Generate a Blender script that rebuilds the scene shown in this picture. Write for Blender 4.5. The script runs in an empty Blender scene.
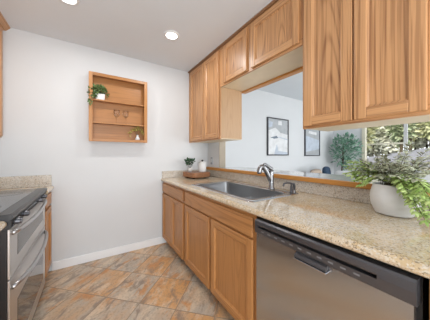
import bpy, bmesh, math, random
from mathutils import Vector, Matrix
random.seed(7)
SC = bpy.context.scene
COL = SC.collection
# ---------------------------------------------------------------- camera, world, sun, exposure
cd = bpy.data.cameras.new('camera'); cam = bpy.data.objects.new('camera', cd); COL.objects.link(cam)
cam.location = (0, 0, 1.245); cam.rotation_euler = (math.radians(90), 0, math.radians(-32.8))
cd.sensor_width = 36; cd.lens = 194/430*36; cd.shift_y = -5.3/430; cd.clip_start = .02
SC.camera = cam
SC.view_settings.view_transform = 'Standard'; SC.view_settings.look = 'None'
SC.view_settings.gamma = 1; SC.view_settings.use_curve_mapping = False
SC.view_settings.exposure = 0.26
w = bpy.data.worlds.new('sky'); SC.world = w; w.use_nodes = True
bg = w.node_tree.nodes['Background']; bg.inputs[0].default_value = (.93, .97, 1, 1); bg.inputs[1].default_value = 2.0
sd = bpy.data.lights.new('sun', 'SUN'); sd.energy = 2.4; sd.angle = .1; sd.color = (1, .95, .88)
so = bpy.data.objects.new('sun', sd); COL.objects.link(so)
so.rotation_euler = Vector((.80, .10, -.55)).to_track_quat('-Z', 'Y').to_euler()
LAMP_W = 5.0
ROOM_W = 54.0
def area(name, loc, direction, sx, sy, watts, col=(1, 1, 1)):
    l = bpy.data.lights.new(name, 'AREA'); l.shape = 'RECTANGLE'; l.size = sx; l.size_y = sy; l.energy = watts; l.color = col
    o = bpy.data.objects.new(name, l); COL.objects.link(o); o.location = loc
    o.rotation_euler = Vector(direction).to_track_quat('-Z', 'Y').to_euler()
    return o
area('added_kitchen_fill', (-.1, -2.3, .9), (.28, 1, .42), 1.7, 1.6, ROOM_W, (.93, .97, 1))  # unseen fill lamp added behind the camera, tilted up to brighten room and ceiling
area('added_living_fill', (3.6, -2.3, 1.1), (0, 1, .35), 2.8, 1.9, 66.0, (.97, .985, 1))  # second added fill lamp, lifts the dim living room from its open end

# ---------------------------------------------------------------- materials
def new(name):
    m = bpy.data.materials.new(name); m.use_nodes = True
    nt = m.node_tree; b = nt.nodes['Principled BSDF']; return m, nt, b
def plain(name, col, rough=.5, metal=0, noise=0, nscale=20, spec=None, emit=0, bump=0):
    m, nt, b = new(name)
    b.inputs['Base Color'].default_value = (*col, 1); b.inputs['Roughness'].default_value = rough; b.inputs['Metallic'].default_value = metal
    if spec is not None: b.inputs['Specular IOR Level'].default_value = spec
    if emit: b.inputs['Emission Color'].default_value = (*col, 1); b.inputs['Emission Strength'].default_value = emit
    if noise or bump:
        tc = nt.nodes.new('ShaderNodeTexCoord'); n = nt.nodes.new('ShaderNodeTexNoise'); n.inputs['Scale'].default_value = nscale; n.inputs['Detail'].default_value = 5
        nt.links.new(tc.outputs['Object'], n.inputs['Vector'])
        if noise:
            r = nt.nodes.new('ShaderNodeValToRGB')
            r.color_ramp.elements[0].position = .3; r.color_ramp.elements[1].position = .7
            r.color_ramp.elements[0].color = (*[c*(1-noise) for c in col], 1); r.color_ramp.elements[1].color = (*[min(1, c*(1+noise)) for c in col], 1)
            nt.links.new(n.outputs[0], r.inputs[0]); nt.links.new(r.outputs[0], b.inputs['Base Color'])
        if bump:
            bp = nt.nodes.new('ShaderNodeBump'); bp.inputs['Strength'].default_value = bump; bp.inputs['Distance'].default_value = .002
            nt.links.new(n.outputs[0], bp.inputs['Height']); nt.links.new(bp.outputs[0], b.inputs['Normal'])
    return m
def math_node(nt, op, a, b=None):
    n = nt.nodes.new('ShaderNodeMath'); n.operation = op
    for i, v in enumerate((a, b)):
        if v is None: continue
        if isinstance(v, (int, float)): n.inputs[i].default_value = v
        else: nt.links.new(v, n.inputs[i])
    return n.outputs[0]
def mix_col(nt, f, a, b, mode='MIX'):
    n = nt.nodes.new('ShaderNodeMix'); n.data_type = 'RGBA'; n.blend_type = mode
    for s, v in ((0, f), (6, a), (7, b)):
        if isinstance(v, (int, float)): n.inputs[s].default_value = v
        elif isinstance(v, tuple): n.inputs[s].default_value = (*v, 1)
        else: nt.links.new(v, n.inputs[s])
    return n.outputs[2]
def oak(name, axis, light, dark, rough=.40, contrast=1.0, ring=34, fine=80, figure=1.0):
    """oak with contour rings (cathedral figure) and open pores running along the given axis"""
    m, nt, b = new(name)
    tc = nt.nodes.new('ShaderNodeTexCoord'); oi = nt.nodes.new('ShaderNodeObjectInfo')
    add = nt.nodes.new('ShaderNodeVectorMath'); add.operation = 'ADD'
    off = math_node(nt, 'MULTIPLY', oi.outputs['Random'], 13.0)
    nt.links.new(tc.outputs['Object'], add.inputs[0]); nt.links.new(off, add.inputs[1])
    def tex(k, scale, detail, dist=0):
        mp = nt.nodes.new('ShaderNodeMapping'); sc = [1, 1, 1]; sc[axis] = k
        mp.inputs['Scale'].default_value = sc; nt.links.new(add.outputs[0], mp.inputs[0])
        n = nt.nodes.new('ShaderNodeTexNoise'); n.inputs['Scale'].default_value = scale; n.inputs['Detail'].default_value = detail; n.inputs['Distortion'].default_value = dist
        nt.links.new(mp.outputs[0], n.inputs['Vector']); return n.outputs[0]
    def rng(v, a, bb, c=0, d=1):
        r = nt.nodes.new('ShaderNodeMapRange'); r.inputs[1].default_value = a; r.inputs[2].default_value = bb; r.inputs[3].default_value = c; r.inputs[4].default_value = d; nt.links.new(v, r.inputs[0]); return r.outputs[0]
    s = math_node(nt, 'SINE', math_node(nt, 'MULTIPLY', tex(.07, 3.2, .4, .05), ring*9.0))
    s = math_node(nt, 'POWER', math_node(nt, 'MULTIPLY', math_node(nt, 'ADD', s, 1.0), .5), 4.0)
    s = math_node(nt, 'MULTIPLY', s, rng(tex(.05, fine*.8, 2), .35, .6, .35, 1))
    p = rng(tex(.018, fine, 2), .50, .62)
    f = math_node(nt, 'ADD', math_node(nt, 'MULTIPLY', s, .8*contrast*figure), math_node(nt, 'MULTIPLY', p, .55*contrast))
    f = math_node(nt, 'ADD', f, math_node(nt, 'MULTIPLY', math_node(nt, 'SUBTRACT', tex(.25, 3, 2), .5), .45))
    c = nt.nodes.new('ShaderNodeClamp'); nt.links.new(f, c.inputs[0])
    nt.links.new(mix_col(nt, c.outputs[0], light, dark), b.inputs['Base Color'])
    b.inputs['Roughness'].default_value = rough; b.inputs['Coat Weight'].default_value = .12; b.inputs['Coat Roughness'].default_value = .28
    return m
OL, OD = (.59, .315, .14), (.25, .10, .034)
oak_v = oak('oak_vertical_grain', 2, OL, OD, figure=.25)
oak_p = oak('oak_panel_grain', 2, OL, OD, figure=.85, contrast=.85)
oak_h = oak('oak_horizontal_grain', 1, OL, OD, figure=.4)
oak_x = oak('oak_cross_grain', 0, OL, OD)
BL, BD = (.50, .235, .08), (.32, .135, .042)
base_v = oak('base_oak_vertical', 2, BL, BD, contrast=.7, figure=.25); base_p = oak('base_oak_panel', 2, BL, BD, contrast=.7, figure=.7); base_h = oak('base_oak_horizontal', 1, BL, BD, contrast=.8)
veneer = oak('pale_cabinet_side', 2, (.50, .32, .18), (.40, .235, .12), rough=.5, contrast=.5)
shelf_x = oak('shelf_oak', 0, (.43, .19, .055), (.27, .11, .03), contrast=.7, figure=.4); shelf_v = oak('shelf_oak_upright', 2, (.48, .22, .068), (.30, .12, .036), contrast=.7, figure=.3)
soffit_m = plain('pale_cabinet_underside', (.78, .65, .46), .4, noise=.05, nscale=6)
ledge_oak = oak('ledge_oak', 1, (.60, .27, .06), (.42, .17, .035), contrast=.7)
dark_gap = plain('dark_gap', (.03, .018, .01), .8)
wall_m = plain('white_wall_paint', (.665, .68, .693), .75, noise=.012, nscale=3, bump=.06)
ceil_m = plain('ceiling_paint', (.73, .77, .815), .85, noise=.01, nscale=4)
trim_m = plain('white_trim_paint', (.84, .85, .86), .4)
post_m = plain('warm_bounce_jamb', (.42, .36, .28), .6, noise=.05, nscale=9)  # warm light reflected off the wood, put into the jamb colour
def granite(name, base, tan, dark, white, rough=.09):
    m, nt, b = new(name)
    tc = nt.nodes.new('ShaderNodeTexCoord')
    def noise(sc, det=4):
        n = nt.nodes.new('ShaderNodeTexNoise'); n.inputs['Scale'].default_value = sc; n.inputs['Detail'].default_value = det
        nt.links.new(tc.outputs['Object'], n.inputs['Vector']); return n.outputs[0]
    def step(v, a, bb):
        r = nt.nodes.new('ShaderNodeMapRange'); r.inputs[1].default_value = a; r.inputs[2].default_value = bb; nt.links.new(v, r.inputs[0]); return r.outputs[0]
    c = mix_col(nt, step(noise(14), .4, .65), base, tan)
    c = mix_col(nt, step(noise(85, 3), .54, .68), c, white)
    c = mix_col(nt, math_node(nt, 'MULTIPLY', step(noise(75, 6), .58, .70), .75), c, dark)
    v = nt.nodes.new('ShaderNodeTexVoronoi'); v.inputs['Scale'].default_value = 210; nt.links.new(tc.outputs['Object'], v.inputs['Vector'])
    sp = nt.nodes.new('ShaderNodeSeparateColor'); nt.links.new(v.outputs['Color'], sp.inputs[0])
    c = mix_col(nt, math_node(nt, 'MULTIPLY', step(sp.outputs[0], .84, .88), .6), c, dark)
    c = mix_col(nt, math_node(nt, 'MULTIPLY', step(sp.outputs[1], .8, .84), .6), c, white)
    nt.links.new(c, b.inputs['Base Color']); b.inputs['Roughness'].default_value = rough; b.inputs['Coat Weight'].default_value = .3; b.inputs['Coat Roughness'].default_value = .04
    return m
gran = granite('tan_granite', (.68, .56, .40), (.64, .48, .28), (.21, .155, .11), (.76, .70, .60))
gran_b = granite('grey_granite_splash', (.60, .535, .46), (.54, .455, .355), (.20, .175, .15), (.70, .67, .62), .2)
ledge_top_m = granite('pale_ledge_top', (.74, .73, .71), (.70, .68, .65), (.60, .58, .56), (.80, .80, .79), .12)
steel = plain('brushed_steel', (.50, .50, .505), .3, 1)
def brushed(name, col, rough, axis):
    m, nt, b = new(name); tc = nt.nodes.new('ShaderNodeTexCoord'); mp = nt.nodes.new('ShaderNodeMapping')
    s = [120, 120, 120]; s[axis] = .8; mp.inputs['Scale'].default_value = s
    n = nt.nodes.new('ShaderNodeTexNoise'); n.inputs['Scale'].default_value = 1; n.inputs['Detail'].default_value = 3
    nt.links.new(tc.outputs['Object'], mp.inputs[0]); nt.links.new(mp.outputs[0], n.inputs['Vector'])
    r = nt.nodes.new('ShaderNodeMapRange'); r.inputs[3].default_value = rough-.03; r.inputs[4].default_value = rough+.03
    nt.links.new(n.outputs[0], r.inputs[0]); nt.links.new(r.outputs[0], b.inputs['Roughness'])
    b.inputs['Base Color'].default_value = (*col, 1); b.inputs['Metallic'].default_value = 1
    return m
door_steel = plain('brushed_door_steel', (.50, .55, .615), .22, 1)
_b = door_steel.node_tree.nodes['Principled BSDF']; _b.inputs['Anisotropic'].default_value = .92; _b.inputs['Anisotropic Rotation'].default_value = 0.0
_t = door_steel.node_tree.nodes.new('ShaderNodeTangent'); _t.direction_type = 'RADIAL'; _t.axis = 'Z'; door_steel.node_tree.links.new(_t.outputs[0], _b.inputs['Tangent'])
range_steel = brushed('range_steel', (.62, .60, .58), .33, 1)
sink_steel = brushed('sink_steel', (.44, .445, .455), .3, 1)
chrome = plain('chrome', (.62, .62, .64), .16, 1)
nickel = plain('satin_nickel', (.30, .30, .31), .26, 1)
panel_m = plain('charcoal_panel', (.11, .11, .12), .3, .6)
black = plain('black_enamel', (.010, .010, .011), .35)
glass_black = plain('black_glass', (.012, .012, .014), .06)
oven_glass = plain('smoked_oven_glass', (.10, .095, .09), .05, .55)
grey_plastic = plain('grey_plastic', (.22, .22, .23), .4)
white_ceramic = plain('white_ceramic', (.72, .72, .71), .3)
pot_m = plain('matte_white_pot', (.70, .70, .69), .45, noise=.05, nscale=14)
soil_m = plain('soil', (.05, .035, .025), .9, noise=.4, nscale=60)
board_m = oak('walnut_board', 1, (.36, .17, .08), (.15, .06, .03), rough=.5, contrast=1.0)
bark_m = plain('dark_bark_edge', (.045, .025, .016), .9, noise=.5, nscale=50, bump=.5)
stem_m = plain('stem_brown', (.10, .075, .04), .8)
def leaf(name, c1, c2, scale=40, rough=.5):
    m, nt, b = new(name); tc = nt.nodes.new('ShaderNodeTexCoord'); n = nt.nodes.new('ShaderNodeTexNoise'); n.inputs['Scale'].default_value = scale
    nt.links.new(tc.outputs['Object'], n.inputs['Vector'])
    r = nt.nodes.new('ShaderNodeMapRange'); r.inputs[1].default_value = .35; r.inputs[2].default_value = .65; nt.links.new(n.outputs[0], r.inputs[0])
    nt.links.new(mix_col(nt, r.outputs[0], c1, c2), b.inputs['Base Color']); b.inputs['Roughness'].default_value = rough
    b.inputs['Subsurface Weight'].default_value = 0
    return m
leaf_bright = leaf('bright_green_leaf', (.24, .38, .07), (.58, .70, .28))
leaf_olive = leaf('olive_grey_leaf', (.19, .21, .12), (.62, .64, .48), 55)
leaf_dark = leaf('dark_green_leaf', (.015, .05, .022), (.05, .12, .06), 60)
leaf_ivy = leaf('ivy_leaf', (.07, .13, .035), (.20, .29, .11), 70)
leaf_tree = leaf('blue_green_tree_leaf', (.07, .20, .13), (.30, .48, .36), 16)
def clear(name, tint=(1, 1, 1), gloss=.08, rough=.02):
    m = bpy.data.materials.new(name); m.use_nodes = True; nt = m.node_tree; nt.nodes.clear()
    o = nt.nodes.new('ShaderNodeOutputMaterial'); t = nt.nodes.new('ShaderNodeBsdfTransparent'); g = nt.nodes.new('ShaderNodeBsdfGlossy'); mx = nt.nodes.new('ShaderNodeMixShader')
    t.inputs[0].default_value = (*tint, 1); g.inputs['Roughness'].default_value = rough
    lw = nt.nodes.new('ShaderNodeLayerWeight'); lw.inputs['Blend'].default_value = gloss
    nt.links.new(lw.outputs['Facing' if gloss > .15 else 'Fresnel'], mx.inputs[0]); nt.links.new(t.outputs[0], mx.inputs[1]); nt.links.new(g.outputs[0], mx.inputs[2]); nt.links.new(mx.outputs[0], o.inputs[0])
    return m
pane_m = clear('window_glass'); cup_m = clear('clear_wine_glass', (1, 1, 1), .18, .15)
jar_m = clear('clear_jar_glass', (.88, .91, .93), .4)

# slate-look floor tile: per-tile attribute gives each tile its own stone colour
def slate():
    m, nt, b = new('slate_look_tile')
    at = nt.nodes.new('ShaderNodeAttribute'); at.attribute_name = 'stone'; sp = nt.nodes.new('ShaderNodeSeparateColor'); nt.links.new(at.outputs['Color'], sp.inputs[0])
    tc = nt.nodes.new('ShaderNodeTexCoord')
    mp = nt.nodes.new('ShaderNodeMapping'); mp.inputs['Rotation'].default_value = (0, 0, math.radians(-45)); nt.links.new(tc.outputs['Object'], mp.inputs[0])
    mp2 = nt.nodes.new('ShaderNodeMapping'); mp2.inputs['Scale'].default_value = (3.4, 7.0, 1); nt.links.new(mp.outputs[0], mp2.inputs[0])
    cb = nt.nodes.new('ShaderNodeCombineXYZ'); nt.links.new(math_node(nt, 'MULTIPLY', sp.outputs[1], 40.0), cb.inputs[2])
    ad = nt.nodes.new('ShaderNodeVectorMath'); ad.operation = 'ADD'; nt.links.new(mp2.outputs[0], ad.inputs[0]); nt.links.new(cb.outputs[0], ad.inputs[1])
    def noise(sc, det, dist=0, rough=.5):
        n = nt.nodes.new('ShaderNodeTexNoise'); n.inputs['Scale'].default_value = sc; n.inputs['Detail'].default_value = det; n.inputs['Distortion'].default_value = dist; n.inputs['Roughness'].default_value = rough
        nt.links.new(ad.outputs[0], n.inputs['Vector']); return n.outputs[0]
    def rng(v, a, bb):
        r = nt.nodes.new('ShaderNodeMapRange'); r.inputs[1].default_value = a; r.inputs[2].default_value = bb; nt.links.new(v, r.inputs[0]); return r.outputs[0]
    f = math_node(nt, 'ADD', math_node(nt, 'ADD', sp.outputs[0], .14), math_node(nt, 'MULTIPLY', math_node(nt, 'SUBTRACT', noise(.9, 5, .3, .55), .5), 2.0))
    c = mix_col(nt, rng(f, .1, .9), (.52, .45, .365), (.69, .38, .16))
    c = mix_col(nt, math_node(nt, 'MULTIPLY', rng(noise(1.2, 7, .4, .62), .48, .62), .7), c, (.76, .61, .44))
    c = mix_col(nt, math_node(nt, 'MULTIPLY', rng(noise(1.5, 9, .6, .66), .53, .63), .8), c, (.27, .21, .17))
    c = mix_col(nt, math_node(nt, 'MULTIPLY', rng(noise(1.05, 7, .4, .62), .54, .64), .85), c, (.64, .29, .09))
    c = mix_col(nt, math_node(nt, 'MULTIPLY', rng(noise(3.2, 8, .8, .7), .53, .66), .55), c, (.30, .20, .13))
    n = nt.nodes.new('ShaderNodeTexNoise'); n.inputs['Scale'].default_value = 55; n.inputs['Detail'].default_value = 4; nt.links.new(tc.outputs['Object'], n.inputs['Vector'])
    c = mix_col(nt, math_node(nt, 'MULTIPLY', rng(n.outputs[0], .52, .68), .4), c, (.30, .21, .15))
    nt.links.new(c, b.inputs['Base Color']); b.inputs['Roughness'].default_value = .42
    bp = nt.nodes.new('ShaderNodeBump'); bp.inputs['Strength'].default_value = .15; bp.inputs['Distance'].default_value = .002
    nt.links.new(n.outputs[0], bp.inputs['Height']); nt.links.new(bp.outputs[0], b.inputs['Normal'])
    return m
slate_m = slate()
grout_m = plain('brown_grout', (.34, .26, .19), .9)

# ---------------------------------------------------------------- mesh helpers
ORIG = {}
def thing(name, label, cat, loc, group=None):
    o = bpy.data.objects.new(name, None); COL.objects.link(o); o.location = loc; o.empty_display_size = .05
    o['label'] = label; o['category'] = cat
    if group: o['group'] = group
    ORIG[o.name] = Vector(loc); return o
def obj(name, bm, mats, parent=None, smooth=False, label=None, recalc=True):
    """link a bmesh (in world coordinates) as ONE mesh object under parent"""
    me = bpy.data.meshes.new(name)
    if recalc: bmesh.ops.recalc_face_normals(bm, faces=bm.faces[:])
    base = ORIG[parent.name] if parent else Vector((0, 0, 0))
    if parent: bmesh.ops.translate(bm, verts=bm.verts[:], vec=-base)
    bm.to_mesh(me); bm.free()
    for m in (mats if isinstance(mats, (list, tuple)) else [mats]): me.materials.append(m)
    if smooth:
        for p in me.polygons: p.use_smooth = True
    o = bpy.data.objects.new(name, me); COL.objects.link(o)
    if parent: o.parent = parent
    ORIG[o.name] = base
    if label: o['label'] = label
    return o
def tag(o, label, cat, group=None):
    o['label'] = label; o['category'] = cat
    if group: o['group'] = group
    return o
def struct(name, bm, mats, parent=None, **k):
    o = obj(name, bm, mats, parent, **k)
    if parent is None: o['kind'] = 'structure'
    return o
def B(): return bmesh.new()
def box(bm, x0, x1, y0, y1, z0, z1, bev=0, mat=0, seg=2):
    r = bmesh.ops.create_cube(bm, size=1.0)
    vs = r['verts']
    for v in vs: v.co = Vector(((x0+x1)/2+v.co.x*(x1-x0), (y0+y1)/2+v.co.y*(y1-y0), (z0+z1)/2+v.co.z*(z1-z0)))
    fs = list({f for v in vs for f in v.link_faces})
    for f in fs: f.material_index = mat
    if bev:
        es = list({e for f in fs for e in f.edges})
        rr = bmesh.ops.bevel(bm, geom=es, offset=bev, segments=seg, affect='EDGES', profile=.5)
        for f in rr['faces']: f.material_index = mat
    return bm
def prism(bm, prof, axis, a, b, mat=0):
    """profile of 2-D points extruded along axis (0 x: (y,z), 1 y: (x,z), 2 z: (x,y))"""
    def P(p, t): return {0: (t, p[0], p[1]), 1: (p[0], t, p[1]), 2: (p[0], p[1], t)}[axis]
    A = [bm.verts.new(P(p, a)) for p in prof]; Bv = [bm.verts.new(P(p, b)) for p in prof]
    n = len(prof); fs = [bm.faces.new(A), bm.faces.new(Bv)]
    for i in range(n): fs.append(bm.faces.new((A[i], A[(i+1) % n], Bv[(i+1) % n], Bv[i])))
    for f in fs: f.material_index = mat
    return bm
def lathe(bm, prof, cx, cy, seg=32, mat=0, sx=1, sy=1):
    rings = []
    for r, z in prof:
        if r < 1e-5: rings.append([bm.verts.new((cx, cy, z))])
        else: rings.append([bm.verts.new((cx+sx*r*math.cos(2*math.pi*k/seg), cy+sy*r*math.sin(2*math.pi*k/seg), z)) for k in range(seg)])
    for a, b in zip(rings, rings[1:]):
        for k in range(seg):
            k2 = (k+1) % seg
            va = [a[0]] if len(a) == 1 else [a[k], a[k2]]
            vb = [b[0]] if len(b) == 1 else [b[k2], b[k]]
            if len(va)+len(vb) > 2: bm.faces.new(va+vb).material_index = mat
    return bm
def tube(bm, pts, rad, seg=10, mat=0):
    pts = [Vector(p) for p in pts]; n = len(pts)
    rads = rad if isinstance(rad, (list, tuple)) else [rad]*n
    rings = []; up = Vector((.13, .27, 1)).normalized()
    for i, p in enumerate(pts):
        t = (pts[min(i+1, n-1)]-pts[max(i-1, 0)]).normalized()
        u = t.cross(up)
        if u.length < .2: u = t.cross(Vector((1, .1, 0)))
        u.normalize(); v = t.cross(u)
        rings.append([bm.verts.new(p+rads[i]*(math.cos(2*math.pi*k/seg)*u+math.sin(2*math.pi*k/seg)*v)) for k in range(seg)])
    for a, b in zip(rings, rings[1:]):
        for k in range(seg): bm.faces.new((a[k], a[(k+1) % seg], b[(k+1) % seg], b[k])).material_index = mat
    bm.faces.new(rings[0]).material_index = mat; bm.faces.new(rings[-1][::-1]).material_index = mat
    return bm
def curve_pts(ctrl, n=8):
    """Catmull-Rom through the control points"""
    c = [Vector(p) for p in ctrl]; c = [2*c[0]-c[1]]+c+[2*c[-1]-c[-2]]; out = []
    for i in range(1, len(c)-2):
        for k in range(n):
            t = k/n; a, b, d, e = c[i-1], c[i], c[i+1], c[i+2]
            out.append(.5*((2*b)+(d-a)*t+(2*a-5*b+4*d-e)*t*t+(3*b-a-3*d+e)*t**3))
    out.append(c[-2]); return out
def leafquad(bm, p, d, n, L, W, mat=0, droop=.15):
    d = d.normalized(); s = d.cross(n)
    if s.length < 1e-3: s = d.cross(Vector((1, 0, .2)))
    s.normalize(); n = s.cross(d)
    a = bm.verts.new(p); b = bm.verts.new(p+d*L*.35+s*W*.5-n*L*.02); c = bm.verts.new(p+d*L*.75+s*W*.36-n*L*droop*.6); e = bm.verts.new(p+d*L-n*L*droop)
    f = bm.verts.new(p+d*L*.75-s*W*.36-n*L*droop*.6); g = bm.verts.new(p+d*L*.35-s*W*.5-n*L*.02); m = bm.verts.new(p+d*L*.5+n*L*.05)
    for tri in ((a, b, m), (b, c, m), (c, e, m), (e, f, m), (f, g, m), (g, a, m)): bm.faces.new(tri).material_index = mat

H = 2.5; YB = 2.70; XW = 1.60; XW2 = 1.71; XF = 5.60
# ---------------------------------------------------------------- the room
u0, v0, du, dv = 2.06/math.sqrt(2), .905/math.sqrt(2), .364, .322
fl = B(); box(fl, -1.02, 5.6, -2.2, YB, -.06, -.0015, mat=1)
layer = fl.loops.layers.color.new('stone')
known = {}
def cell(x, y): return (math.floor(((x+y)/math.sqrt(2)-u0)/du), math.floor(((y-x)/math.sqrt(2)-v0)/dv))
for x, y, v in ((.599, 1.72, .88), (.36, 1.9, .25), (.23, 2.22, .8), (-.03, 2.0, .5), (-.1, 2.2, .45), (.42, 1.52, .1), (.2, 1.6, .95), (-.05, 1.72, .5), (.82, 1.5, .3), (.66, 1.32, .75), (.45, 2.45, .2), (.62, 2.15, .8), (.78, 1.95, .4), (.79, 2.3, .3)):
    known[cell(x, y)] = v
g = .003
for i in range(-16, 18):
    for j in range(-20, 20):
        ua, ub = u0+i*du+g, u0+(i+1)*du-g; va, vb = v0+j*dv+g, v0+(j+1)*dv-g
        pts = [((u-v)/math.sqrt(2), (u+v)/math.sqrt(2)) for u, v in ((ua, va), (ub, va), (ub, vb), (ua, vb))]
        # keep the part of the tile that lies inside the kitchen
        def clip(poly, ax, lim, keep_less):
            out = []
            for k in range(len(poly)):
                a, b = poly[k], poly[(k+1) % len(poly)]
                ia = (a[ax] <= lim) == keep_less; ib = (b[ax] <= lim) == keep_less
                if ia: out.append(a)
                if ia != ib:
                    t = (lim-a[ax])/(b[ax]-a[ax]); out.append((a[0]+t*(b[0]-a[0]), a[1]+t*(b[1]-a[1])))
            return out
        for ax, lim, less in ((0, XW, True), (0, -1.02, False), (1, YB, True), (1, -2.2, False)):
            if pts: pts = clip(pts, ax, lim, less)
        if len(pts) < 3: continue
        f = fl.faces.new([fl.verts.new((x, y, 0)) for x, y in pts])
        r = random.Random(i*97+j*31); v = known.get((i, j), r.choice((.1, .3, .5, .75, .9)))
        gv = r.random()
        for l in f.loops: l[layer] = (v, gv, 0, 1)
floor = struct('floor', fl, [slate_m, grout_m], recalc=True)
for p in floor.data.polygons:
    if len(p.vertices) >= 3 and p.normal.z < 0 and p.material_index == 0: p.flip()
lf = B(); box(lf, XW2, XF, -2.2, YB, -.0014, .004); struct('floor_living', lf, plain('beige_carpet', (.50, .45, .38), .95, noise=.1, nscale=80))
b_ = B(); box(b_, -1.12, XF+.12, -2.2, YB+.12, H, H+.1); struct('ceiling', b_, ceil_m)
b_ = B(); box(b_, -1.12, XF+.12, YB, YB+.12, 0, H); struct('wall_back', b_, wall_m)
b_ = B(); box(b_, -1.12, -1.02, -2.2, YB, 0, H); struct('wall_left', b_, wall_m)
b_ = B()     # partition with the pass-through opening
box(b_, XW, XW2, 2.374, YB, 0, H); box(b_, XW, XW2, -2.2, 2.374, 0, 1.0)
box(b_, XW, XW+.055, .82, 2.374, 2.05, H); box(b_, XW, XW2, -2.2, .82, 1.445, H)
struct('wall_partition', b_, wall_m)
WY0, WY1, WZ0, WZ1 = -.4, 2.04, .95, 2.15
b_ = B()
box(b_, XF, XF+.12, WY1, YB, 0, H); box(b_, XF, XF+.12, -2.2, WY0, 0, H); box(b_, XF, XF+.12, WY0, WY1, 0, WZ0); box(b_, XF, XF+.12, WY0, WY1, WZ1, H)
struct('wall_window_side', b_, wall_m)
wf = B()
fx0, fx1 = XF-.03, XF+.06
for a, b2 in ((WY0, WY0+.06), (WY1-.075, WY1)): box(wf, fx0, fx1, a, b2, WZ0, WZ1, .005)
for a, b2 in ((WZ0, WZ0+.05), (WZ1-.05, WZ1)): box(wf, fx0, fx1, WY0, WY1, a, b2, .005)
win = struct('window_1', wf, plain('cream_window_frame', (.72, .68, .55), .5))
mu = B(); box(mu, XF, XF+.045, 1.235, 1.295, WZ0+.05, WZ1-.05, .004); box(mu, XF, XF+.045, .42, .47, WZ0+.05, WZ1-.05, .004); struct('mullion', mu, plain('grey_mullion', (.55, .56, .56), .5), win)
mu = B(); box(mu, XF+.01, XF+.04, 1.295, WY1-.06, 1.475, 1.51, .003); struct('sash_bar', mu, plain('cream_sash', (.72, .68, .55), .5), win)
pn = B(); box(pn, XF+.02, XF+.026, WY0+.06, WY1-.06, WZ0+.05, WZ1-.05); struct('pane', pn, pane_m, win)
def baseboard(name, *a):
    b_ = B(); box(b_, *a, bev=.006); struct(name, b_, trim_m)
baseboard('baseboard_back', -.341, .90, YB-.016, YB-.0005, .0, .095)
baseboard('baseboard_living', XW2, XF, YB-.016, YB-.0005, .004, .1)
b_ = B(); box(b_, XW, XW2, 2.362, 2.3735, 1.053, 2.049); struct('jamb_bounce_tint', b_, post_m)  # thin board added to carry the warm reflected tone of the jamb
b_ = B(); box(b_, XW+.0005, XW+.065, .822, 1.875, 2.018, 2.0495, .003); struct('trim_3', b_, ledge_oak)
b_ = B(); box(b_, XW2, XW2+.014, 2.374, 2.45, 1.052, H, .002); struct('trim_2', b_, trim_m)

# ---------------------------------------------------------------- recessed lights
def downlight(x, y, label):
    t = thing('recessed_ceiling_light', label, 'ceiling light', (x, y, H), 'recessed ceiling lights')
    bm = B(); lathe(bm, [(.056, H-.0005), (.056, H-.012), (.062, H-.014), (.078, H-.006), (.080, H-.0005)], x, y, 40); obj('trim_ring', bm, trim_m, t, True)
    bm = B(); lathe(bm, [(0, H-.006), (.056, H-.007)], x, y, 40); obj('lens', bm, plain('lamp_lens', (1, .97, .92), .5, emit=9), t)
    l = bpy.data.lights.new('lamp', 'AREA'); l.shape = 'DISK'; l.size = .11; l.energy = LAMP_W; l.color = (1, .985, .965)
    o = bpy.data.objects.new('lamp', l); COL.objects.link(o); o.parent = t; o.location = (0, 0, -.017)
downlight(.72, 1.955, 'white round recessed ceiling light nearest the upper oak cabinets')
downlight(-.15, 1.935, 'white round recessed ceiling light cut by the top edge of the photo')

# ---------------------------------------------------------------- cabinet doors
def door(parent, xf, sg, y0, y1, z0, z1, V, Hm, name='door', st=.055, th=.02, label=None):
    """frame-and-panel door whose face looks along sg*x and whose back sits at xf"""
    X = lambda a, b: (min(xf+sg*a, xf+sg*b), max(xf+sg*a, xf+sg*b))
    bm = B(); a, b = X(.0005, th)
    box(bm, a, b, y0, y0+st, z0, z1, .004, 0); box(bm, a, b, y1-st, y1, z0, z1, .004, 0)
    box(bm, a, b, y0+st-.001, y1-st+.001, z0, z0+st, .004, 1); box(bm, a, b, y0+st-.001, y1-st+.001, z1-st, z1, .004, 1)
    # sloped inner moulding
    o = obj(name, bm, [V, Hm], parent, label=label)
    bm = B(); m = .010; xa, xb, xc = xf+sg*(th-.005), xf+sg*(th-.014), xf+sg*.001
    ring = lambda x, k: [bm.verts.new((x, y, z)) for y, z in ((y0+st+k, z0+st+k), (y1-st-k, z0+st+k), (y1-st-k, z1-st-k), (y0+st+k, z1-st-k))]
    r1, r2 = ring(xa, -.001), ring(xb, m)
    for k in range(4): bm.faces.new((r1[k], r1[(k+1) % 4], r2[(k+1) % 4], r2[k]))
    bm.faces.new(r2)
    r3 = ring(xc, -.001)
    for k in range(4): bm.faces.new((r1[k], r1[(k+1) % 4], r3[(k+1) % 4], r3[k]))
    bm.faces.new(r3)
    obj('door_panel', bm, oak_p if V is oak_v else base_p, o)
    return o
def drawer(parent, xf, sg, y0, y1, z0, z1, Hm, name='drawer_front'):
    bm = B(); a, b = sorted((xf+sg*.0005, xf+sg*.02)); box(bm, a, b, y0, y1, z0, z1, .006, seg=2); return obj(name, bm, Hm, parent)

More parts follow.
